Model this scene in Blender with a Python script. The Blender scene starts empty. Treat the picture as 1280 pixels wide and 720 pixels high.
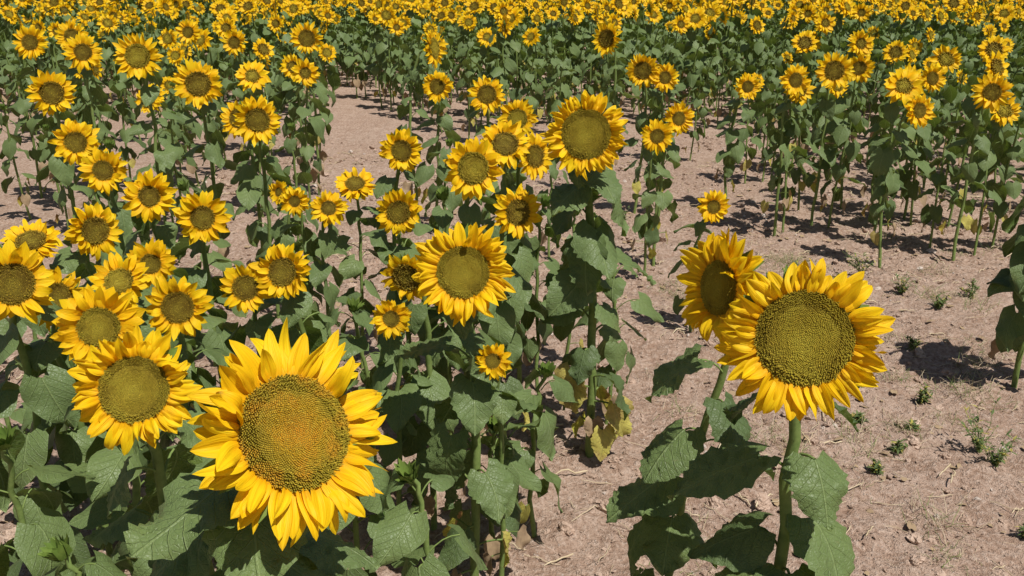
import bpy, math
import numpy as np
from mathutils import Vector, noise

PI=math.pi
scene=bpy.context.scene
RNG=np.random.default_rng(11)

# ------------------------------------------------------------------ materials
def newmat(name):
    m=bpy.data.materials.new(name); m.use_nodes=True
    nt=m.node_tree; nt.nodes.clear()
    return m,nt
class NT:
    def __init__(s,nt): s.nt=nt
    def n(s,t,**kw):
        nd=s.nt.nodes.new(t)
        for k,v in kw.items(): setattr(nd,k,v)
        return nd
    def l(s,a,b): s.nt.links.new(a,b)
    def val(s,x,sock):
        if isinstance(x,(int,float)): sock.default_value=x
        elif isinstance(x,tuple): sock.default_value=x if len(x)==4 or sock.type=='VECTOR' else (*x,1)
        else: s.l(x,sock)
    def math(s,op,a,b=0.0,c=0.0,clamp=False):
        nd=s.n('ShaderNodeMath',operation=op); nd.use_clamp=clamp
        s.val(a,nd.inputs[0]); s.val(b,nd.inputs[1]); s.val(c,nd.inputs[2]); return nd.outputs[0]
    def mix(s,f,a,b,mode='MIX'):
        nd=s.n('ShaderNodeMix',data_type='RGBA',blend_type=mode)
        s.val(f,nd.inputs[0]); s.val(a,nd.inputs[6]); s.val(b,nd.inputs[7]); return nd.outputs[2]
    def ss(s,x,lo,hi,a=0.0,b=1.0):
        nd=s.n('ShaderNodeMapRange',interpolation_type='SMOOTHSTEP')
        s.val(x,nd.inputs[0]); nd.inputs[1].default_value=lo; nd.inputs[2].default_value=hi
        nd.inputs[3].default_value=a; nd.inputs[4].default_value=b; return nd.outputs[0]
    def noise(s,vec,scale,detail=3,rough=.55):
        nd=s.n('ShaderNodeTexNoise'); s.l(vec,nd.inputs['Vector'])
        nd.inputs['Scale'].default_value=scale; nd.inputs['Detail'].default_value=detail; nd.inputs['Roughness'].default_value=rough
        return nd.outputs[0]
    def ramp(s,x,stops):
        nd=s.n('ShaderNodeValToRGB'); s.l(x,nd.inputs[0]); cr=nd.color_ramp
        while len(cr.elements)<len(stops): cr.elements.new(.5)
        for e,(p,c) in zip(cr.elements,stops): e.position=p; e.color=(*c,1)
        return nd.outputs[0]
    def attr(s):
        nd=s.n('ShaderNodeAttribute',attribute_name='pa'); sp=s.n('ShaderNodeSeparateXYZ'); s.l(nd.outputs['Vector'],sp.inputs[0])
        return nd.outputs['Vector'],sp.outputs[0],sp.outputs[1],sp.outputs[2]
    def out(s,col,rough=.6,spec=.3,trans=0.0,tcol=None,bump=None,bstr=.3,bdist=.002,sheen=0):
        b=s.n('ShaderNodeBsdfPrincipled'); s.val(col,b.inputs['Base Color']); s.val(rough,b.inputs['Roughness'])
        b.inputs['Specular IOR Level'].default_value=spec
        nrm=None
        if bump is not None:
            bp=s.n('ShaderNodeBump'); bp.inputs['Strength'].default_value=bstr; bp.inputs['Distance'].default_value=bdist
            s.l(bump,bp.inputs['Height']); s.l(bp.outputs[0],b.inputs['Normal']); nrm=bp.outputs[0]
        o=s.n('ShaderNodeOutputMaterial')
        if trans>0:
            t=s.n('ShaderNodeBsdfTranslucent'); s.val(tcol if tcol is not None else col,t.inputs[0])
            if nrm: s.l(nrm,t.inputs['Normal'])
            mx=s.n('ShaderNodeMixShader'); mx.inputs[0].default_value=trans
            s.l(b.outputs[0],mx.inputs[1]); s.l(t.outputs[0],mx.inputs[2]); s.l(mx.outputs[0],o.inputs[0])
        else: s.l(b.outputs[0],o.inputs[0])

def mat_petal():
    m,nt=newmat('ray_petal'); g=NT(nt); v,x,y,z=g.attr()
    mp=g.n('ShaderNodeMapping'); g.l(v,mp.inputs[0]); mp.inputs['Scale'].default_value=(14,1.1,37)
    st=g.noise(mp.outputs[0],1.0,2)
    base=g.mix(z,(.95,.69,.011),(.94,.57,.006))
    base=g.mix(g.ss(y,0,.38,1,0),base,(.89,.44,.005))
    base=g.mix(g.ss(st,.33,.6,.45,0),base,(.82,.44,.004))
    tip=g.math('MULTIPLY',g.ss(y,.88,1.0),g.ss(z,.8,.95))
    base=g.mix(tip,base,(.45,.26,.03))
    g.out(base,.5,.2,.30,g.mix(.5,base,(.95,.60,.004)),bump=st,bstr=.8,bdist=.0025)
    return m
def mat_disc(name,c0,c1,c2,c3,gap_shade):
    m,nt=newmat(name); g=NT(nt); v,x,y,z=g.attr()
    col=g.ramp(x,[(0,c0),(.42,c1),(.74,c2),(.97,c3)])
    tc=g.n('ShaderNodeTexCoord'); ns=g.noise(tc.outputs['Object'],30,4)
    col=g.mix(g.ss(ns,.42,.66,0,.7),col,c0)
    col=g.mix(g.ss(ns,.50,.34,0,.45),col,g.mix(1,col,(.6,.6,.6),'MULTIPLY'))
    col=g.mix(g.math('MULTIPLY',z,.5),col,g.mix(1,col,(.6,.55,.5),'MULTIPLY'))
    col=g.mix(g.ss(y,0,.9,1,0),col,gap_shade)  # occlusion between florets painted in: bases and gaps tinted darker
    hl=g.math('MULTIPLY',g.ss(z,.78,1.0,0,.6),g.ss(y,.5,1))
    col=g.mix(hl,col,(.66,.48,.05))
    g.out(col,.7,.12)
    return m
def mat_leaf(name,ca,cb,back,vein,dry=0):
    m,nt=newmat(name); g=NT(nt); v,x,y,z=g.attr()
    ax=g.math('ABSOLUTE',x)
    ph=g.math('MULTIPLY',g.math('SUBTRACT',y,g.math('MULTIPLY',g.math('POWER',ax,.85),.42)),6.0)
    fr=g.math('ABSOLUTE',g.math('SUBTRACT',g.math('FRACT',g.math('ADD',ph,20.0)),.5))
    side=g.math('MULTIPLY',g.ss(fr,0,.07,1,0),g.ss(ax,.45,.95,1,.1))
    mid=g.ss(ax,.014,.05,1,0)
    ve=g.math('MAXIMUM',side,mid)
    tc=g.n('ShaderNodeTexCoord'); n1=g.noise(tc.outputs['Object'],9,2); n2=g.noise(tc.outputs['Object'],75,3)
    vo=g.n('ShaderNodeTexVoronoi',feature='DISTANCE_TO_EDGE'); vo.inputs['Scale'].default_value=110; g.l(tc.outputs['Object'],vo.inputs['Vector'])
    net=g.ss(vo.outputs['Distance'],0,.12,1,0)
    col=g.mix(z,ca,cb)
    col=g.mix(g.ss(n1,.35,.7,0,.55),col,g.mix(1,col,(1.5,1.35,1.15),'MULTIPLY'))
    col=g.mix(g.ss(n2,.45,.75,0,.5),col,g.mix(1,col,(.6,.65,.65),'MULTIPLY'))
    col=g.mix(g.math('MULTIPLY',net,.16),col,vein)
    spots=g.ss(n2,.69,.74)
    col=g.mix(g.math('MULTIPLY',spots,.6),col,(.20,.13,.05))
    edge=g.math('MULTIPLY',g.ss(n1,.56,.68),g.ss(y,.55,.95))
    col=g.mix(g.math('MULTIPLY',edge,.6),col,(.26,.22,.05))
    if dry: col=g.mix(g.ss(n1,.45,.6),col,(.34,.19,.06))
    col=g.mix(g.math('MULTIPLY',ve,.62),col,vein)
    geo=g.n('ShaderNodeNewGeometry')
    col=g.mix(geo.outputs['Backfacing'],col,g.mix(.6,col,back))
    h=g.math('ADD',g.math('ADD',g.math('MULTIPLY',ve,-.9),n2),g.math('MULTIPLY',net,-.25))
    tcol=g.mix(.6,col,(.24,.35,.02)) if not dry else col
    g.out(col,.43,.32,.22,tcol,bump=h,bstr=.7,bdist=.004)
    return m
def mat_simple(name,ca,cb,scale=40,rough=.7,bd=.002,trans=0):
    m,nt=newmat(name); g=NT(nt); tc=g.n('ShaderNodeTexCoord'); n1=g.noise(tc.outputs['Object'],scale,3)
    oi=g.n('ShaderNodeObjectInfo')
    f=g.math('ADD',g.ss(n1,.3,.7,0,.6),g.math('MULTIPLY',oi.outputs['Random'],.4))
    g.out(g.mix(f,ca,cb),rough,.2,trans,bump=n1,bstr=.5,bdist=bd)
    return m
def mat_soil():
    m,nt=newmat('dry_soil'); g=NT(nt); tc=g.n('ShaderNodeTexCoord'); o=tc.outputs['Object']
    a=g.noise(o,.9,3); b=g.noise(o,6,4,.7); c=g.noise(o,42,4,.72); d=g.noise(o,170,3,.7)
    col=g.mix(g.ss(a,.3,.7),(.46,.315,.232),(.54,.39,.298))
    col=g.mix(g.ss(b,.36,.64,0,.85),col,(.385,.25,.176))
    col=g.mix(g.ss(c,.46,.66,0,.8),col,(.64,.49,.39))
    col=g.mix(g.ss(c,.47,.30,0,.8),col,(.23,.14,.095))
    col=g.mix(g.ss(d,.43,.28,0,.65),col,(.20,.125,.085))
    vo=g.n('ShaderNodeTexVoronoi'); vo.inputs['Scale'].default_value=75; g.l(o,vo.inputs['Vector'])
    sp=g.n('ShaderNodeSeparateColor'); g.l(vo.outputs['Color'],sp.inputs[0])
    st=g.math('MULTIPLY',g.ss(vo.outputs['Distance'],.16,.32,1,0),g.ss(sp.outputs[0],.68,.70))
    col=g.mix(g.math('MULTIPLY',st,.7),col,g.mix(sp.outputs[1],(.70,.59,.50),(.40,.28,.21)))
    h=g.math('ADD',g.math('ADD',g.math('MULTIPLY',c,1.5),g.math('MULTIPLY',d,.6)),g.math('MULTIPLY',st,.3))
    g.out(col,.92,.08,bump=h,bstr=.95,bdist=.019)
    return m

M={}
M['petal']=mat_petal()
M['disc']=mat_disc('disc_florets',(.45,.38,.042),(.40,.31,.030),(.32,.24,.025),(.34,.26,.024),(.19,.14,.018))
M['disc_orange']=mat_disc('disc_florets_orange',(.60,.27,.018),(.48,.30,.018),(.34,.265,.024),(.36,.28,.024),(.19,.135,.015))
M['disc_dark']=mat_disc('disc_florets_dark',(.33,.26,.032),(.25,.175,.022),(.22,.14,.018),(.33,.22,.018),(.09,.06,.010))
M['leaf']=mat_leaf('leaf_blade',(.066,.116,.028),(.132,.192,.048),(.17,.23,.09),(.34,.43,.16))
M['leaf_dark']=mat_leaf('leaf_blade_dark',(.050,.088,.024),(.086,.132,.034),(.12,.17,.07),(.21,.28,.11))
M['leaf_dry']=mat_leaf('leaf_blade_yellowed',(.50,.49,.06),(.58,.52,.08),(.55,.48,.14),(.55,.5,.18),1)
M['stem']=mat_simple('hairy_stem',(.13,.19,.05),(.22,.29,.085),60,.6)
M['bract']=mat_simple('green_bract',(.11,.18,.03),(.18,.25,.05),60,.6,trans=.1)
M['stemdry']=mat_simple('dry_leaf_scrap',(.26,.18,.11),(.40,.29,.17),50,.8)
MATS=['petal','disc','disc_orange','disc_dark','leaf','leaf_dark','leaf_dry','stem','bract','stemdry']
MI={k:i for i,k in enumerate(MATS)}

# ------------------------------------------------------------------ mesh builder
class MB:
    def __init__(s): s.V=[];s.A=[];s.L=[];s.S=[];s.MM=[];s.n=0;s.smooth=[]
    def add(s,V,Fc,mat,A,smooth=True):
        V=np.asarray(V,float).reshape(-1,3); Fc=np.asarray(Fc,int)
        s.V.append(V); s.A.append(np.broadcast_to(np.asarray(A,float).reshape(-1,3),V.shape))
        s.L.append((Fc+s.n).ravel()); s.S.append(np.full(len(Fc),Fc.shape[1])); s.MM.append(np.full(len(Fc),MI[mat]))
        s.smooth.append(np.full(len(Fc),smooth)); s.n+=len(V)
    def mesh(s,name,offset=None):
        V=np.concatenate(s.V); A=np.concatenate(s.A); L=np.concatenate(s.L); S=np.concatenate(s.S)
        if offset is not None: V=V-np.asarray(offset)
        me=bpy.data.meshes.new(name)
        me.vertices.add(len(V)); me.vertices.foreach_set('co',V.ravel())
        me.loops.add(len(L)); me.loops.foreach_set('vertex_index',L)
        me.polygons.add(len(S)); me.polygons.foreach_set('loop_start',np.concatenate([[0],np.cumsum(S)[:-1]]))
        me.polygons.foreach_set('material_index',np.concatenate(s.MM))
        me.polygons.foreach_set('use_smooth',np.concatenate(s.smooth))
        for k in MATS: me.materials.append(M[k])
        me.update(calc_edges=True)
        at=me.attributes.new('pa','FLOAT_VECTOR','POINT'); at.data.foreach_set('vector',A.ravel())
        return me

def grid_faces(nu,nv):
    i=np.arange(nv-1)[:,None]; j=np.arange(nu-1)[None,:]; a=i*nu+j
    return np.stack([a,a+1,a+nu+1,a+nu],-1).reshape(-1,4)
def norm(v): v=np.asarray(v,float); return v/np.linalg.norm(v)

def tube(mb,pts,rad,sides,mat,rnd):
    pts=np.asarray(pts,float); n=len(pts); T=np.gradient(pts,axis=0); T/=np.linalg.norm(T,axis=1)[:,None]
    up=np.array([0,1.,0]) if abs(T[0][1])<.9 else np.array([1.,0,0])
    A1=np.zeros_like(T); a=norm(np.cross(T[0],up))
    for i in range(n):
        a=a-T[i]*a.dot(T[i]); a/=np.linalg.norm(a); A1[i]=a
    B=np.cross(T,A1); th=np.linspace(0,2*PI,sides,endpoint=False)
    rad=np.broadcast_to(np.asarray(rad,float),(n,))
    V=pts[:,None]+rad[:,None,None]*(np.cos(th)[None,:,None]*A1[:,None]+np.sin(th)[None,:,None]*B[:,None])
    i=np.arange(n-1)[:,None]; j=np.arange(sides)[None]; jn=(j+1)%sides
    Fc=np.stack([i*sides+j,i*sides+jn,(i+1)*sides+jn,(i+1)*sides+j],-1).reshape(-1,4)
    mb.add(V,Fc,mat,(0,.5,rnd))

def rays(mb,fr,c,n,r0,L,W,a0,a1,nt,ns,rng,mat,z0=0,ja=.12,jb=.3,cup=.3,off=0.,jt=.25,bend=.1,tw=.35,shape=0,jl=.1):
    X,Y,Z=fr
    ph=2*PI*(np.arange(n)+rng.uniform(-jt,jt,n))/n+off
    Li=L*(1+rng.normal(0,jl,n)); Wi=W*(1+rng.normal(0,.14,n))
    A0=a0+rng.normal(0,ja,n); A1=a1+rng.normal(0,jb,n); A2=rng.normal(0,jb*.7,n); be=rng.normal(0,bend,n); twi=rng.normal(0,tw,n)
    t=np.linspace(0,1,nt)[None]; s=np.linspace(-1,1,ns)
    al=np.minimum(A0[:,None]+A1[:,None]*t+A2[:,None]*np.sin(t*PI*1.5),1.25)
    dt=1/(nt-1)
    def cum(f):
        o=np.zeros_like(f); o[:,1:]=np.cumsum((f[:,1:]+f[:,:-1])/2*dt,1); return o
    R=r0+Li[:,None]*cum(np.cos(al)); Zc=z0+Li[:,None]*cum(np.sin(al))
    if shape==0: w=2.2*(t+.05)**.52*np.clip(1-t,0,1)**.70
    else: w=1.5*(t+.25)**.4*np.clip(1-t,0,1)**.9
    ww=(Wi[:,None]*w/2)[:,:,None]; S=s[None,None]; AL=al[:,:,None]; TT=t[:,:,None]
    twt=twi[:,None,None]*TT
    rid=-.20*np.cos(2*PI*S)*(ns>=5)
    cu=(cup*(1+rng.normal(0,.8,n)))[:,None,None]
    offn=S*ww*np.sin(twt)+cu*ww*S**2+rid*ww
    if ns>=5: offn=offn+.10*ww*np.sin(TT*rng.uniform(7,14,n)[:,None,None]+rng.uniform(0,6,n)[:,None,None])*S
    tang=S*ww*np.cos(twt)+(be[:,None]*Li[:,None]*t**2)[:,:,None]
    ER=R[:,:,None]-offn*np.sin(AL); ZZ=Zc[:,:,None]+offn*np.cos(AL)
    cp=np.cos(ph)[:,None,None]; sp=np.sin(ph)[:,None,None]
    lx=ER*cp-tang*sp; ly=ER*sp+tang*cp
    V=c+lx[...,None]*X+ly[...,None]*Y+ZZ[...,None]*Z
    g=grid_faces(ns,nt); Fc=(g[None]+(np.arange(n)*ns*nt)[:,None,None]).reshape(-1,4)
    rnd=rng.random(n)
    A=np.stack(np.broadcast_arrays((S+1)/2,TT,rnd[:,None,None]),-1)
    mb.add(V,Fc,mat,A)

def dome_z(q,rd,h): return h*rd*((1-q**2.6)-.30*np.exp(-(q/.35)**2))
def disc(mb,fr,c,rd,n,rng,mat,h=.16,fl=1.0):
    X,Y,Z=fr
    nr,na=8,24
    q=np.linspace(0,1,nr); th=np.linspace(0,2*PI,na,endpoint=False)
    lx=(q[:,None]*np.cos(th))*rd; ly=(q[:,None]*np.sin(th))*rd; lz=np.repeat(dome_z(q,rd,h)[:,None],na,1)
    V=c+lx[...,None]*X+ly[...,None]*Y+lz[...,None]*Z
    i=np.arange(nr-1)[:,None]; j=np.arange(na)[None]; jn=(j+1)%na
    Fc=np.stack([i*na+j,(i+1)*na+j,(i+1)*na+jn,i*na+jn],-1).reshape(-1,4)
    mb.add(V,Fc,mat,np.stack([np.repeat(q[:,None],na,1),np.full((nr,na),.5 if n<120 else .2),np.full((nr,na),.3)],-1))
    if n<=0: return
    k=np.arange(n)+.5; r=np.sqrt(k/n)*rd*1.01; a=k*2.399963+rng.uniform(0,6)
    sp=rd*math.sqrt(PI/n); r=r+rng.normal(0,.12*sp,n); q=np.clip(r/rd,0,1.02); fr_=sp*.70
    hh=fl*sp*np.where(q>.72,1.4,.60)*(1+rng.normal(0,.3,n))*np.where(q<.3,.8,1)
    cz=dome_z(np.minimum(q,1),rd,h)
    px=np.cos(a)*r; py=np.sin(a)*r
    tilt=q*.45+rng.normal(0,.2,n)
    b=a[:,None]+np.array([0,.5,1,1.5])*PI
    bx=px[:,None]+fr_*np.cos(b); by=py[:,None]+fr_*np.sin(b); bz=np.repeat(cz[:,None],4,1)-.1*sp
    ts=.5
    tx=(px+np.cos(a)*hh*tilt)[:,None]+fr_*ts*np.cos(b); ty=(py+np.sin(a)*hh*tilt)[:,None]+fr_*ts*np.sin(b); tz=np.repeat((cz+hh)[:,None],4,1)
    lx=np.concatenate([bx,tx],1); ly=np.concatenate([by,ty],1); lz=np.concatenate([bz,tz],1)
    V=c+lx[...,None]*X+ly[...,None]*Y+lz[...,None]*Z
    f=np.array([[0,1,5,4],[1,2,6,5],[2,3,7,6],[3,0,4,7],[4,5,6,7]])
    Fc=(f[None]+(np.arange(n)*8)[:,None,None]).reshape(-1,4)
    rnd=rng.random(n)
    A=np.stack([np.repeat(q[:,None],8,1),np.tile([0,0,0,0,1,1,1,1],(n,1)),np.repeat(rnd[:,None],8,1)],-1)
    mb.add(V,Fc,mat,A,smooth=False)

def head(mb,c,nrm,R,ratio,lod,rng,dmat='disc',roll=0,nf=None):
    Z=norm(nrm); X=norm(np.cross(np.array([0,0,1.]),Z)); Y=np.cross(Z,X)
    cr,sr=math.cos(roll),math.sin(roll); X,Y=X*cr+Y*sr,-X*sr+Y*cr
    fr=(X,Y,Z); rd=R*ratio; Lp=(R-rd)*1.14; c=np.asarray(c,float)
    if lod==0:
        W=min(.027,Lp*.44)
        rays(mb,fr,c,29,rd*.93,Lp*1.04,W,.03,-.1,12,7,rng,'petal',z0=-.006,off=.1,ja=.14,jb=.38,jt=.45,jl=.14)
        rays(mb,fr,c,26,rd*.95,Lp*1.0,W*.98,.20,-.15,12,7,rng,'petal',z0=-.002,off=.25,ja=.17,jb=.50,jt=.45,bend=.20,tw=.7,jl=.14)
        rays(mb,fr,c,15,rd*.97,Lp*.86,W*.82,.38,-.05,12,7,rng,'petal',z0=.001,ja=.2,jb=.5,jt=.5,bend=.25,tw=.9,jl=.14)
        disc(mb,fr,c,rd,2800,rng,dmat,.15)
        rays(mb,fr,c,24,rd*.9,Lp*.85,.03,-.25,.1,6,3,rng,'bract',z0=-.014,shape=1)
    elif lod==1:
        W=min(.030,Lp*.46)
        rays(mb,fr,c,23,rd*.93,Lp,W,.04,-.1,6,3,rng,'petal',z0=-.004,ja=.15,jb=.4,jt=.4,jl=.13)
        rays(mb,fr,c,20,rd*.95,Lp*.93,W*.9,.30,-.15,6,3,rng,'petal',z0=.001,off=.2,ja=.2,jb=.5,jt=.45,bend=.18,tw=.6,jl=.13)
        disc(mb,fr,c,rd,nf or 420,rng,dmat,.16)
        rays(mb,fr,c,16,rd*.9,Lp*.8,.03,-.25,.1,4,3,rng,'bract',z0=-.012,shape=1)
    else:
        W=Lp*.52
        rays(mb,fr,c,17,rd*.93,Lp,W,.05,0,4,3,rng,'petal',z0=-.003,ja=.15,jb=.35,jt=.3)
        rays(mb,fr,c,12,rd*.93,Lp*.92,W*.9,.35,-.1,4,3,rng,'petal',z0=.002,ja=.2,jb=.4,jt=.4)
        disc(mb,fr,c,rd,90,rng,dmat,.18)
    q=np.array([1.03,.95,.62,.28,.11]); z=np.array([-.02,-.2,-.42,-.58,-.78]); na=14 if lod<2 else 8
    th=np.linspace(0,2*PI,na,endpoint=False)
    V=c+((q[:,None]*np.cos(th))*rd)[...,None]*X+((q[:,None]*np.sin(th))*rd)[...,None]*Y+np.repeat((z*rd)[:,None],na,1)[...,None]*Z
    i=np.arange(4)[:,None]; j=np.arange(na)[None]; jn=(j+1)%na
    mb.add(V,np.stack([i*na+j,(i+1)*na+j,(i+1)*na+jn,i*na+jn],-1).reshape(-1,4),'bract',(0,.5,.5))
    return c-Z*rd*.7

def leaf(mb,p,az,pitch,L,W,droop,fold,roll,nu,nv,mat,rng):
    t=np.linspace(0,1,nv); s=np.linspace(-1,1,nu)
    th=pitch-droop*t**.8
    dt=L/(nv-1)
    Cx=np.concatenate([[0],np.cumsum(np.cos(th)[:-1])*dt]); Cz=np.concatenate([[0],np.cumsum(np.sin(th)[:-1])*dt])
    w=2.05*(t+.015)**.36*np.clip(1-t,0,1)**.88
    w=w*W/2
    ser=1+ (.045*np.sign(np.sin(t*2*PI*8.3)) if nv>14 else 0)
    edge=np.abs(s)>.99
    x=s[None]*w[:,None]; x=np.where(edge[None],x*np.broadcast_to(ser,t.shape)[:,None],x)
    ax=np.abs(x)
    lobe=-.20*L*(np.abs(s)[None]**1.6)*np.exp(-t*5.)[:,None]
    along=t[:,None]-.0+lobe/L
    ph=rng.uniform(0,6); rp=rng.uniform(.05,.13)
    offn=math.tan(fold)*ax-rng.uniform(.1,.9)*ax**2/W*1.4+rp*W*np.sin(t*rng.uniform(6,12)+ph)[:,None]*(np.abs(s)[None]**2)*np.sign(s)[None]**rng.integers(1,3)
    phv=(along-(ax*2/W)**.85*.42)*6.0
    if nu>=9: offn=offn+.026*W*np.cos(2*PI*phv)*np.minimum(1,ax/W*6)
    offn=offn+rng.normal(0,.014*W,offn.shape)*(np.abs(s)[None]>.3)
    S=np.broadcast_to(x,(nv,nu)); cr,sr=math.cos(roll),math.sin(roll)
    S2=S*cr-offn*sr; N2=S*sr+offn*cr
    T=np.stack([np.cos(th),np.zeros(nv),np.sin(th)],-1); N=np.stack([-np.sin(th),np.zeros(nv),np.cos(th)],-1)
    Cn=np.stack([Cx,np.zeros(nv),Cz],-1)
    V=Cn[:,None]+T[:,None]*lobe[...,None]+N[:,None]*N2[...,None]; V=V+np.array([0,1,0])*S2[...,None]
    sb=rng.normal(0,.22)
    V[...,1]+=sb*L*(t**2)[:,None]
    ca,sa=math.cos(az),math.sin(az)
    Vx=V[...,0]*ca-V[...,1]*sa; Vy=V[...,0]*sa+V[...,1]*ca
    V=np.stack([Vx,Vy,V[...,2]],-1)+p
    rnd=rng.random()
    A=np.stack([x*2/W,along,np.full(x.shape,rnd)],-1)
    mb.add(V,grid_faces(nu,nv),mat,A)

def plant(mb,c,R,az,el,ratio,lod,rng,dmat='disc',nleaf=16,leafW=.15,foot=None,roll=0,has_head=True,rs=.012,dry=2,lo=.12,hi=.9,extra=(),nf=None):
    c=np.asarray(c,float)
    nrm=np.array([math.sin(az)*math.cos(el),-math.cos(az)*math.cos(el),math.sin(el)])
    if has_head: nk=head(mb,c,nrm,R,ratio,lod,rng,dmat,roll,nf)
    else:
        nk=c; nrm=norm([rng.normal(0,.2),-.3,1])
        X=norm(np.cross([0,1.,0],nrm)); Y=np.cross(nrm,X)
        rays(mb,(X,Y,nrm),c,14,.012,.045,.028,1.0,.5,4,3,rng,'bract',shape=1,z0=-.01)
        rays(mb,(X,Y,nrm),c,8,.008,.04,.022,1.2,.7,4,3,rng,'bract',shape=1,z0=0)
    if foot is None: foot=np.array([nk[0]-nrm[0]*.08+rng.normal(0,.03),nk[1]-nrm[1]*.10+rng.normal(0,.03),-.03])
    foot=np.asarray(foot,float); h=nk[2]
    P0=foot; P1=foot+np.array([rng.normal(0,.04),rng.normal(0,.04),h*.72]); P2=nk-nrm*np.array([1,1,.4])*min(.13,h*.15); P3=nk
    ts=np.linspace(0,1,15 if lod<2 else 8)
    def bz(t):
        t=np.asarray(t)[...,None]; return (1-t)**3*P0+3*(1-t)**2*t*P1+3*(1-t)*t*t*P2+t**3*P3
    pts=bz(ts); wob=rng.normal(0,.005,pts.shape); wob[0]=0; wob[-1]=0; wob[:,2]=0; pts=pts+wob
    tube(mb,pts,np.interp(ts,[0,.5,.9,1],[rs*1.15,rs,rs*.75,rs*.8]),[10,8,5][lod],'stem',rng.random())
    nu,nv=[(11,21),(7,9),(5,6)][lod]
    fin=np.linspace(0,1,40); zz=bz(fin)[:,2]; zmax_i=np.argmax(zz)
    a0=rng.uniform(0,6.28)
    def one(f,a,size,lm,isdry,pitch=None,fixed=False):
        tt=np.interp(f*h*.98,zz[:zmax_i+1],fin[:zmax_i+1]); p=bz(tt)
        W=leafW*size; L=W*rng.uniform(1.0,1.22)
        lp=W*rng.uniform(.5,.9); ra=rng.uniform(.5,1.0)*(1 if f>.3 else .4)
        if fixed: lp=W*rng.uniform(.45,.65)
        if isdry: W*=.8; L*=.85
        d=np.array([math.cos(a),math.sin(a),0]); 
        e=p+d*lp*math.cos(ra)+np.array([0,0,lp*math.sin(ra)*.8]); mid=p+d*lp*.35+np.array([0,0,lp*math.sin(ra)*.85])
        q=np.linspace(0,1,5 if lod<2 else 3)[:,None]; pp=(1-q)**2*p+2*q*(1-q)*mid+q*q*e
        tube(mb,pp,rs*.26,5 if lod<2 else 3,'stem',rng.random())
        if pitch is None: pitch=rng.uniform(-1.05,-.1) if f>.4 else rng.uniform(-1.35,-.5)
        if isdry: pitch=-1.25
        leaf(mb,pp[-1],a+rng.normal(0,.2),pitch,L,W,(rng.uniform(.2,.6) if fixed else rng.uniform(.3,1.1)) if not isdry else .4,rng.uniform(.0,.28) if not isdry else .5,rng.normal(0,.1 if fixed else .3),nu,nv,lm,rng)
    for k in range(nleaf):
        f=lo+(hi-lo)*(k+rng.uniform(-.3,.3))/max(1,nleaf-1); f=min(max(f,.04),.95)
        a=a0+k*2.4+rng.normal(0,.3)
        size=np.interp(f,[0,.3,.65,1],[.5,.85,1.05,.62])*rng.uniform(.75,1.12)
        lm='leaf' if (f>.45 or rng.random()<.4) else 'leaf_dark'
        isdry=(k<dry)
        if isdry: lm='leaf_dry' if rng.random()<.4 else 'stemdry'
        one(f,a,size,lm,isdry)
    for e in extra:
        one(e[0],math.radians(e[1]),e[2],e[3],e[3]=='leaf_dry',e[4] if len(e)>4 else None,True)
    return foot

def add_obj(name,me,loc=(0,0,0)):
    o=bpy.data.objects.new(name,me); o.location=loc; scene.collection.objects.link(o); return o
def add_plant(seed,c,dia,az,el,ratio,lod,name='sunflower',**kw):
    rng=np.random.default_rng(seed); mb=MB()
    ft=plant(mb,c,dia/2,math.radians(az),math.radians(el),ratio,lod,rng,**kw)
    me=mb.mesh(name,(ft[0],ft[1],0)); return add_obj(name,me,(ft[0],ft[1],0))

# ------------------------------------------------------------------ individual sunflowers (metres; camera stands at x=0,y=0)
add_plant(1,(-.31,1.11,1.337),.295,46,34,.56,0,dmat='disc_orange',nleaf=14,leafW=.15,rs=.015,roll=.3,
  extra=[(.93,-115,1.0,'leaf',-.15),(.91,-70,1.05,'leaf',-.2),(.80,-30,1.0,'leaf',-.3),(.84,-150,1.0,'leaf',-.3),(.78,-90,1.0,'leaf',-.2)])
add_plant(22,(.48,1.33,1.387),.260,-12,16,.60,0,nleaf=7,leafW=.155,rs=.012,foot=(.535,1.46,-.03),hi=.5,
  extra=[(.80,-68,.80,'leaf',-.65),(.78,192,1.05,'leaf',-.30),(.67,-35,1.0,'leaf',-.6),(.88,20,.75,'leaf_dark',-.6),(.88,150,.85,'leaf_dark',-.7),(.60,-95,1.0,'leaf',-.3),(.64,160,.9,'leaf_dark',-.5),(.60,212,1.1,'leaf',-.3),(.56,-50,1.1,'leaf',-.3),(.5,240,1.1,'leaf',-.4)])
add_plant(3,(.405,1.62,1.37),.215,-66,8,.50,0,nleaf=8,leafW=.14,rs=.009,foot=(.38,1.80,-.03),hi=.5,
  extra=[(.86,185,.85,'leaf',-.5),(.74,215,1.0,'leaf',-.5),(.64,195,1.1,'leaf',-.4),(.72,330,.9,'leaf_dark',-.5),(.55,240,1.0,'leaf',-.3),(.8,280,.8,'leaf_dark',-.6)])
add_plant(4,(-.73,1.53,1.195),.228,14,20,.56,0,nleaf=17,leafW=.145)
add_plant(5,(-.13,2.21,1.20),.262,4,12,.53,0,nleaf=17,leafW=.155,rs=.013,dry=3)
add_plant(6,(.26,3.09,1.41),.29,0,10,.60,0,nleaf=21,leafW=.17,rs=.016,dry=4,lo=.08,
  extra=[(.2,-35,1.1,'leaf_dry'),(.3,215,1.2,'leaf_dry'),(.12,-60,.8,'leaf_dry'),(.88,-60,.9,'leaf',-.5),(.84,-130,.95,'leaf',-.4),(.72,-80,1.1,'leaf',-.6)])
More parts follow.
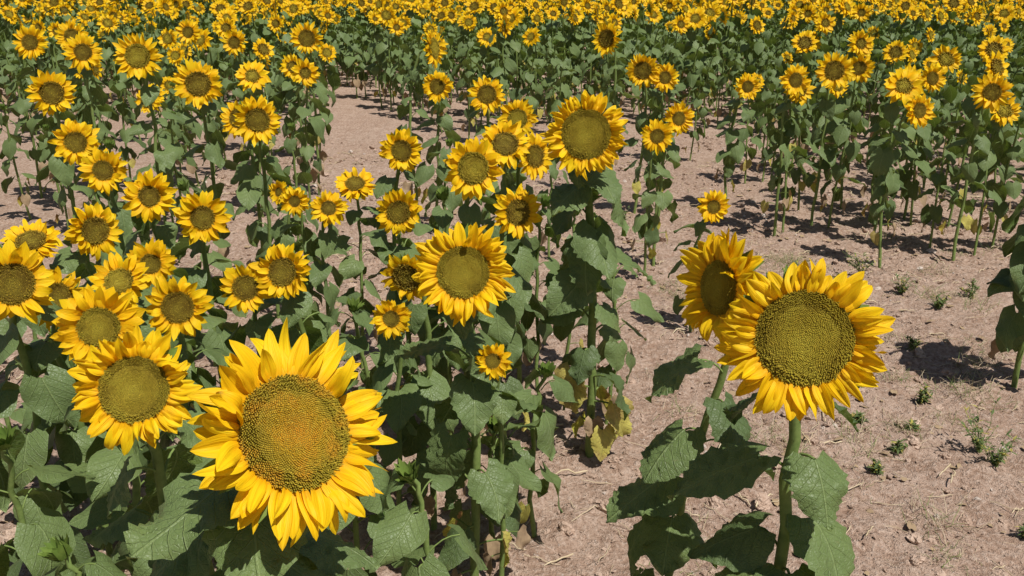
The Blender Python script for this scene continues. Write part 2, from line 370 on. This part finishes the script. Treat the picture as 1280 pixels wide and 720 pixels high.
SUN=[
(-.99,1.95,1.15,.207,14,14,.47,'disc'),(-1.28,2.12,1.20,.205,40,10,.52,'disc_dark'),(-1.26,2.28,1.10,.170,50,12,.5,'disc_dark'),
(-.90,2.21,1.10,.172,15,12,.5,'disc_dark'),(-1.17,2.47,1.08,.172,5,40,.48,'disc'),(-.85,2.64,1.00,.163,5,16,.5,'disc_dark'),
(-.73,2.65,1.05,.183,-5,22,.5,'disc_dark'),(-1.22,2.82,1.02,.162,10,12,.42,'disc_dark'),(-1.42,2.88,1.12,.188,48,8,.5,'disc_dark'),
(-1.57,2.75,1.12,.188,15,62,.5,'disc_dark'),(-1.42,3.36,1.12,.194,20,14,.42,'disc_dark'),(-1.16,3.19,1.08,.198,22,12,.44,'disc_dark'),
(-1.74,3.69,1.15,.191,14,12,.44,'disc_dark'),(-2.02,4.06,1.20,.211,16,14,.46,'disc_dark'),(-2.46,4.78,1.33,.24,22,12,.5,'disc_dark'),
(-2.30,5.57,1.45,.29,10,14,.5,'disc'),(-1.75,5.0,1.35,.27,20,14,.5,'disc_dark'),(-1.35,4.69,1.20,.25,20,10,.5,'disc_dark'),
(-1.56,5.06,1.15,.22,-10,14,.5,'disc_dark'),(-3.84,7.26,1.40,.27,10,14,.45,'disc_dark'),(-3.03,6.41,1.40,.26,20,14,.45,'disc_dark'),
(-3.70,7.68,1.42,.27,10,14,.45,'disc_dark'),(-.52,4.12,1.15,.204,8,12,.48,'disc_dark'),(-.45,3.38,1.05,.184,12,6,.5,'disc_dark'),
(-.33,2.60,1.05,.165,-15,-8,.55,'disc_dark'),(-.37,2.50,.95,.122,0,14,.42,'disc_dark'),(-.055,2.28,.91,.105,5,14,.42,'disc_dark'),
(-.14,3.13,1.28,.222,15,12,.52,'disc'),(-.03,3.75,1.25,.23,5,40,.5,'disc_dark'),(.03,4.74,1.20,.207,0,14,.5,'disc'),
(.02,3.19,1.10,.195,25,12,.5,'disc_dark'),(.10,3.84,1.18,.20,40,12,.5,'disc_dark'),(-.16,5.70,1.20,.24,5,14,.5,'disc_dark'),
(-.54,6.5,1.15,.225,0,12,.5,'disc_dark'),(-.74,4.07,1.00,.19,5,55,.48,'disc_dark'),(-.82,3.82,.95,.16,20,25,.42,'disc_dark'),
(-1.05,4.14,.90,.14,5,14,.4,'disc_dark'),(-1.17,4.32,.90,.12,-30,14,.4,'disc_dark'),(.88,5.33,1.0,.195,0,12,.45,'disc_dark'),
(1.07,5.68,1.05,.215,15,12,.42,'disc_dark'),(1.06,4.49,.78,.172,5,14,.42,'disc_dark'),(1.03,7.09,1.2,.27,-20,8,.5,'disc_dark'),
(1.20,7.05,1.15,.22,0,12,.45,'disc_dark'),(.80,7.69,1.4,.29,-40,8,.5,'disc_dark'),(-.58,6.74,1.4,.29,68,6,.5,'disc'),
(-1.73,7.69,1.4,.28,5,12,.5,'disc_dark'),(-3.0,8.47,1.4,.23,5,12,.45,'disc_dark'),(-2.61,8.56,1.3,.25,5,12,.45,'disc_dark'),
(1.92,7.30,1.05,.21,0,12,.45,'disc_dark'),(2.61,5.69,1.1,.218,15,12,.45,'disc_dark'),(3.12,5.81,1.2,.245,-15,14,.45,'disc_dark'),
(2.37,6.63,1.25,.28,-5,12,.5,'disc_dark'),(2.04,6.46,1.2,.235,10,12,.45,'disc_dark'),(2.80,7.27,1.2,.24,-20,14,.45,'disc_dark'),
(3.05,6.89,1.15,.226,0,14,.45,'disc_dark'),(3.27,6.99,1.15,.23,10,14,.45,'disc_dark'),
]
for i,(x,y,h,d,az,el,ra,dm) in enumerate(SUN):
    nl=15 if y<5 else 13
    small=d<.11
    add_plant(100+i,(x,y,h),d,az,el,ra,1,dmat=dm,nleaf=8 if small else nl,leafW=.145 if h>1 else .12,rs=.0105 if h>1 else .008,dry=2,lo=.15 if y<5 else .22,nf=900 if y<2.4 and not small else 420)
# plant standing at the right side of the open soil
add_plant(777,(2.70,3.80,1.30),.22,10,14,.5,1,nleaf=22,leafW=.20,rs=.012,foot=(2.50,3.95,-.03),lo=.15,extra=[(.66,205,1.0,'leaf',-.4),(.5,215,1.1,'leaf',-.5),(.38,235,1.0,'leaf',-.6),(.8,210,.9,'leaf',-.4),(.3,190,.8,'leaf',-.7),(.58,250,1.0,'leaf',-.5),(.45,180,1.0,'leaf',-.5)])
# leafy plants still in bud, between the flowering ones
BUD=[(-.55,1.75,.92),(-1.15,1.75,.95),(-1.0,2.35,.8),(-.45,2.1,.85),(-.25,1.85,.8),(-1.6,2.2,.95),(-1.45,2.6,.85),(-.05,2.55,.55),
(-.6,3.1,.75),(-1.6,4.2,.95),(-2.0,3.4,.9),(.12,2.75,.65),(-.3,3.6,.85),(.30,4.1,.85),(-.27,3.35,1.12),(-1.4,5.6,1.0),
(-.95,1.55,.8),(-.05,5.0,.9),(-.4,5.6,.9),(.35,6.0,.9),(.15,3.9,.95),(-2.6,4.0,.95),(-2.3,5.0,1.0),(-.9,3.3,.8),(-1.9,2.8,.95),(.42,3.5,.8)]
for i,(x,y,h) in enumerate(BUD):
    add_plant(300+i,(x,y,h),.1,0,10,.5,1,name='budding_sunflower',has_head=False,nleaf=13,leafW=.14,rs=.008,dry=1,lo=.2,hi=.98)

# ------------------------------------------------------------------ field instances
tc=bpy.data.collections.new('sunflower_templates')
for i in range(16):
    rng=np.random.default_rng(700+i); mb=MB(); h=rng.uniform(1.0,1.32) if i<10 else rng.uniform(.9,1.12)
    hd=i<10
    plant(mb,(0,-.08,h),rng.uniform(.085,.128),0 if i%3 else rng.normal(0,.5),rng.uniform(.05,.6),rng.uniform(.40,.5),2,rng,dmat=['disc_dark','disc'][i%2==0],nleaf=15,leafW=.148,foot=(0,0,-.05),has_head=hd,rs=.009,dry=2,lo=.20,hi=.97)
    o=bpy.data.objects.new('field_plant_%02d'%i,mb.mesh('field_plant_%02d'%i)); tc.objects.link(o)

def instancer(name,pts,rots,scl,idx,coll):
    me=bpy.data.meshes.new(name); me.vertices.add(len(pts)); me.vertices.foreach_set('co',np.asarray(pts,float).ravel())
    a=me.attributes.new('rot','FLOAT_VECTOR','POINT'); a.data.foreach_set('vector',np.asarray(rots,float).ravel())
    a=me.attributes.new('scl','FLOAT_VECTOR','POINT'); a.data.foreach_set('vector',np.asarray(scl,float).ravel())
    a=me.attributes.new('idx','INT','POINT'); a.data.foreach_set('value',np.asarray(idx,np.int32))
    me.update()
    o=add_obj(name,me)
    ng=bpy.data.node_groups.new(name+'_nodes','GeometryNodeTree')
    ng.interface.new_socket('Geometry',in_out='INPUT',socket_type='NodeSocketGeometry')
    ng.interface.new_socket('Geometry',in_out='OUTPUT',socket_type='NodeSocketGeometry')
    N=ng.nodes.new; gi=N('NodeGroupInput'); go=N('NodeGroupOutput'); ip=N('GeometryNodeInstanceOnPoints'); ci=N('GeometryNodeCollectionInfo')
    ci.inputs['Collection'].default_value=coll; ci.inputs['Separate Children'].default_value=True; ci.inputs['Reset Children'].default_value=True
    def na(nm,dt):
        n=N('GeometryNodeInputNamedAttribute'); n.data_type=dt; n.inputs['Name'].default_value=nm; return n.outputs['Attribute']
    er=N('FunctionNodeEulerToRotation')
    L=ng.links.new
    L(gi.outputs[0],ip.inputs['Points']); L(ci.outputs[0],ip.inputs['Instance']); ip.inputs['Pick Instance'].default_value=True
    L(na('idx','INT'),ip.inputs['Instance Index']); L(na('rot','FLOAT_VECTOR'),er.inputs[0]); L(er.outputs[0],ip.inputs['Rotation'])
    L(na('scl','FLOAT_VECTOR'),ip.inputs['Scale']); L(ip.outputs[0],go.inputs[0])
    md=o.modifiers.new('scatter','NODES'); md.node_group=ng
    return o
pts=[]
y=5.6
while y<62:
    sp=.30 if y<25 else .36
    hw=y*.78+1.5
    xs=np.arange(-hw,hw,sp); xs=xs+RNG.normal(0,.08,len(xs)); ys=y+RNG.normal(0,.12,len(xs))+xs*0.02
    for x,yy in zip(xs,ys):
        s=x/yy; keep=1.0
        if s>.15: edge=np.interp(s,[.15,.22,.33,.6],[9.4,8.2,6.4,5.9]); keep=(.60 if yy<edge+4 else .85) if yy>edge else 0
        elif s>-.07: edge=9.8; keep=.8 if yy>edge else 0
        elif s>-.22: edge=np.interp(s,[-.22,-.16,-.07],[14.5,13.5,10.0]); keep=.9 if yy>edge else 0
        else:
            keep=.33 if yy<13 else .9
            if yy<6.3: keep=0
        pn=noise.noise(Vector((x*.35,yy*.35,3)))
        if pn<-.25 and yy<14: keep*=.45
        if RNG.random()<keep: pts.append((x,yy,0))
    y+=.55 if y<25 else .62
pts=np.array(pts); n=len(pts)
rots=np.stack([RNG.normal(0,.05,n),RNG.normal(0,.05,n),RNG.normal(.1,.38,n)],-1)
s=RNG.normal(1,.08,n)+.12*(pts[:,1]>12)
phead=np.interp(pts[:,1],[8,12,18],[.30,.42,.75])
idx=np.where(RNG.random(n)<phead,RNG.integers(0,10,n),RNG.integers(10,16,n))
instancer('sunflower_field',pts,rots,np.stack([s,s,s],-1),idx,tc)

# ------------------------------------------------------------------ ground
def axis(lo,hi,step,far,g=1.13):
    a=list(np.arange(lo,hi,step)); st=step; v=a[-1]
    while v<far: st*=g; v+=st; a.append(v)
    st=step; v=a[0]; b=[]
    while v>-far: st*=g; v-=st; b.append(v)
    return np.array(b[::-1]+a)
xs=axis(-2.4,4.0,.020,600); ys=axis(2.1,7.0,.020,700)
GX,GY=np.meshgrid(xs,ys); 
def gz(x,y):
    d=max(0,1-max(0,y-7)/12)
    v=Vector((x,y,0))
    z=.020*noise.noise(v*1.6)
    if d>0 and abs(x)<12:
        r=noise.noise(v*6); q=noise.noise(v*15)
        z+=d*(.024*r+.028*max(0,q-.05)+.015*noise.noise(v*30)+.006*noise.noise(v*60))
    return z
Zs=np.array([gz(a,b) if (-3<b<24 and abs(a)<20) else 0. for a,b in zip(GX.ravel(),GY.ravel())])
V=np.stack([GX.ravel(),GY.ravel(),Zs],-1)
me=bpy.data.meshes.new('soil_ground'); Fc=grid_faces(len(xs),len(ys))
me.vertices.add(len(V)); me.vertices.foreach_set('co',V.ravel()); me.loops.add(Fc.size); me.loops.foreach_set('vertex_index',Fc.ravel())
me.polygons.add(len(Fc)); me.polygons.foreach_set('loop_start',np.arange(len(Fc))*4); me.polygons.foreach_set('use_smooth',np.ones(len(Fc),bool)); me.update(calc_edges=True)
M['soil']=mat_soil(); me.materials.append(M['soil']); add_obj('soil_ground',me)

# clods and pebbles
cc=bpy.data.collections.new('clod_templates')
cm=mat_simple('soil_clod',(.36,.24,.17),(.60,.45,.35),2.0,.9,.1); pm=mat_simple('pale_pebble',(.52,.43,.36),(.68,.59,.51),2,.7,.05)
import bmesh
for i in range(9):
    bm=bmesh.new(); bmesh.ops.create_icosphere(bm,subdivisions=3 if i<7 else 2,radius=1)
    sc=Vector((1,RNG.uniform(.6,1),RNG.uniform(.45,.75)))
    for v in bm.verts:
        k=1+.55*noise.noise(v.co*1.2+Vector((i*7,0,0)))+.30*noise.noise(v.co*3+Vector((0,i*5,0)))+.12*noise.noise(v.co*7)
        v.co=Vector((v.co.x*sc.x,v.co.y*sc.y,v.co.z*sc.z))*k
    me=bpy.data.meshes.new('clod_%d'%i); bm.to_mesh(me); bm.free(); me.materials.append(pm if i==8 else cm)
    cc.objects.link(bpy.data.objects.new('clod_%d'%i,me))
def scat(n,x0,x1,y0,y1,pw=1.0):
    x=RNG.uniform(x0,x1,n); y=y0+(y1-y0)*RNG.random(n)**pw; return x,y
x,y=scat(38000,-3,4.8,1.9,11,1.15); n=len(x)
m_=np.array([noise.noise(Vector((a*1.3,b*1.3,9)))+RNG.normal(0,.25)>-.12 for a,b in zip(x,y)]); x=x[m_];y=y[m_];n=len(x)
r=.0038*(1-RNG.random(n))**(-1/2.0); r=np.clip(r,.003,.034)
z=np.array([gz(a,b) for a,b in zip(x,y)])
instancer('soil_clods',np.stack([x,y,z+r*.1],-1),RNG.uniform(0,6.28,(n,3))*np.array([.12,.12,1]),np.stack([r,r,r],-1),RNG.choice(9,n,p=[.12,.12,.12,.12,.12,.12,.12,.10,.06]),cc)

# straw and dry scraps
sc_=bpy.data.collections.new('straw_templates')
MB_straw=mat_simple('straw',(.46,.36,.22),(.66,.55,.38),3,.7)
for i in range(8):
    mb=MB(); rng=np.random.default_rng(50+i)
    if i<6:
        L=1.0; t=np.linspace(-.5,.5,6); p=np.stack([t*L,rng.normal(0,.07)*np.sin(t*5)+rng.normal(0,.02,6),.02+.05*np.abs(rng.normal(0,1,6))],-1)
        tube(mb,p,[.012,.014,.014,.013,.011,.008] if i<4 else [.03,.035,.03,.03,.03,.02],4,'stemdry',.5)
    else:
        leaf(mb,np.array([-.5,0,.1]),0,.1,1,.7,.5,.5,.2,5,7,'stemdry',rng)
    me=mb.mesh('straw_%d'%i)
    if i<6:
        for k in range(len(MATS)): me.materials[k]=MB_straw
    sc_.objects.link(bpy.data.objects.new('straw_%d'%i,me))
x,y=scat(8500,-3,4.6,2,10,1.1); n=len(x)
m_=np.array([noise.noise(Vector((a*1.1,b*1.1,31)))+RNG.normal(0,.25)>-.05 for a,b in zip(x,y)]); x=x[m_];y=y[m_];n=len(x)
z=np.array([gz(a,b) for a,b in zip(x,y)])
idx=RNG.integers(0,8,n); l=np.where(idx<6,RNG.uniform(.02,.14,n),RNG.uniform(.015,.055,n))
instancer('straw_litter',np.stack([x,y,z+.005],-1),np.stack([RNG.normal(0,.1,n),RNG.normal(0,.12,n),RNG.uniform(0,6.28,n)],-1),np.stack([l,l,l],-1),idx,sc_)

# low weeds and dry grass tufts on the open soil
def weed(x,y,h,seed):
    rng=np.random.default_rng(seed); mb=MB(); z0=gz(x,y)
    for k in range(11):
        a=rng.uniform(0,6.28); sp=rng.uniform(.1,.8); L=h*rng.uniform(.5,1.1)
        t=np.linspace(0,1,7); p=np.stack([x+math.cos(a)*sp*L*t**1.3,y+math.sin(a)*sp*L*t**1.3,z0-.01+L*t*(1-.3*sp)],-1)+rng.normal(0,.004,(7,3))
        tube(mb,p,np.linspace(.0018,.0007,7),4,'stem',.5)
        for j in range(16):
            q=rng.uniform(.15,1); pp=np.array([np.interp(q,t,p[:,c]) for c in range(3)]); w=rng.uniform(.004,.012)
            leaf(mb,pp,rng.uniform(0,6.28),rng.uniform(-.3,.9),w*3,w,.4,.3,0,3,4,'leaf' if rng.random()<.8 else 'leaf_dry',rng)
    add_obj('weed',mb.mesh('weed'))
for i,(x,y,h) in enumerate([(2.0,3.3,.28),(1.66,3.33,.06),(1.9,2.72,.08),(1.95,3.75,.10),(1.6,3.6,.05),(2.1,5.2,.18),(2.35,5.6,.2),(1.3,5.9,.16),(2.02,3.2,.18),(2.6,5.0,.12),(1.2,3.0,.04),(.9,6.9,.15),(1.85,5.5,.15),(1.7,3.9,.07),(2.5,5.3,.16),(2.9,5.2,.14),(1.95,2.45,.10),(1.5,3.15,.05),(1.8,3.5,.06),(1.45,4.6,.08),(2.2,4.4,.09)]):
    weed(x,y,h,900+i)
def tuft(x,y,h,seed):
    rng=np.random.default_rng(seed); mb=MB(); 
    for k in range(60):
        a=rng.uniform(0,6.28); sp=rng.uniform(.3,1.6); L=h*rng.uniform(.4,1.1); bx=x+rng.normal(0,.06); by=y+rng.normal(0,.06); z0=gz(bx,by)
        t=np.linspace(0,1,5); p=np.stack([bx+math.cos(a)*sp*L*t,by+math.sin(a)*sp*L*t,z0-.004+L*(t-.6*sp*.5*t*t)],-1)+rng.normal(0,.002,(5,3))
        tube(mb,p,np.linspace(.0014,.0005,5),3,'stemdry' if k%3 else 'stem',.5)
    me=mb.mesh('dry_grass_tuft'); me.materials[MI['stemdry']]=MB_straw; add_obj('dry_grass_tuft',me)
rt=np.random.default_rng(5)
for i in range(48):
    y_=rt.uniform(2.5,6.5); x_=rt.uniform(.15,.55)*y_+.2
    tuft(x_,y_,rt.uniform(.04,.10),1200+i)

# ------------------------------------------------------------------ light, sky, camera
sd=Vector((.42,-.52,1.28)).normalized()
sl=bpy.data.lights.new('sun','SUN'); sl.energy=5.0; sl.angle=math.radians(.53); sl.color=(1,.965,.91)
so=bpy.data.objects.new('sun',sl); so.rotation_euler=sd.to_track_quat('Z','Y').to_euler(); so.location=(0,0,20); scene.collection.objects.link(so)
w=bpy.data.worlds.new('World'); scene.world=w; w.use_nodes=True; nt=w.node_tree
sk=nt.nodes.new('ShaderNodeTexSky'); sk.sky_type='NISHITA'; sk.sun_disc=False
sk.sun_elevation=math.asin(sd.z); sk.sun_rotation=math.atan2(sd.x,sd.y)
nt.links.new(sk.outputs[0],nt.nodes['Background'].inputs[0]); nt.nodes['Background'].inputs[1].default_value=.052
cam=bpy.data.cameras.new('camera'); cam.lens=1100/1280*36; cam.sensor_width=36; cam.clip_end=2000; cam.clip_start=.05
co=bpy.data.objects.new('camera',cam); co.location=(0,0,1.96); co.rotation_euler=(math.radians(70),0,0); scene.collection.objects.link(co); scene.camera=co
scene.view_settings.view_transform='Standard'; scene.view_settings.look='None'; scene.view_settings.exposure=0; scene.view_settings.gamma=1
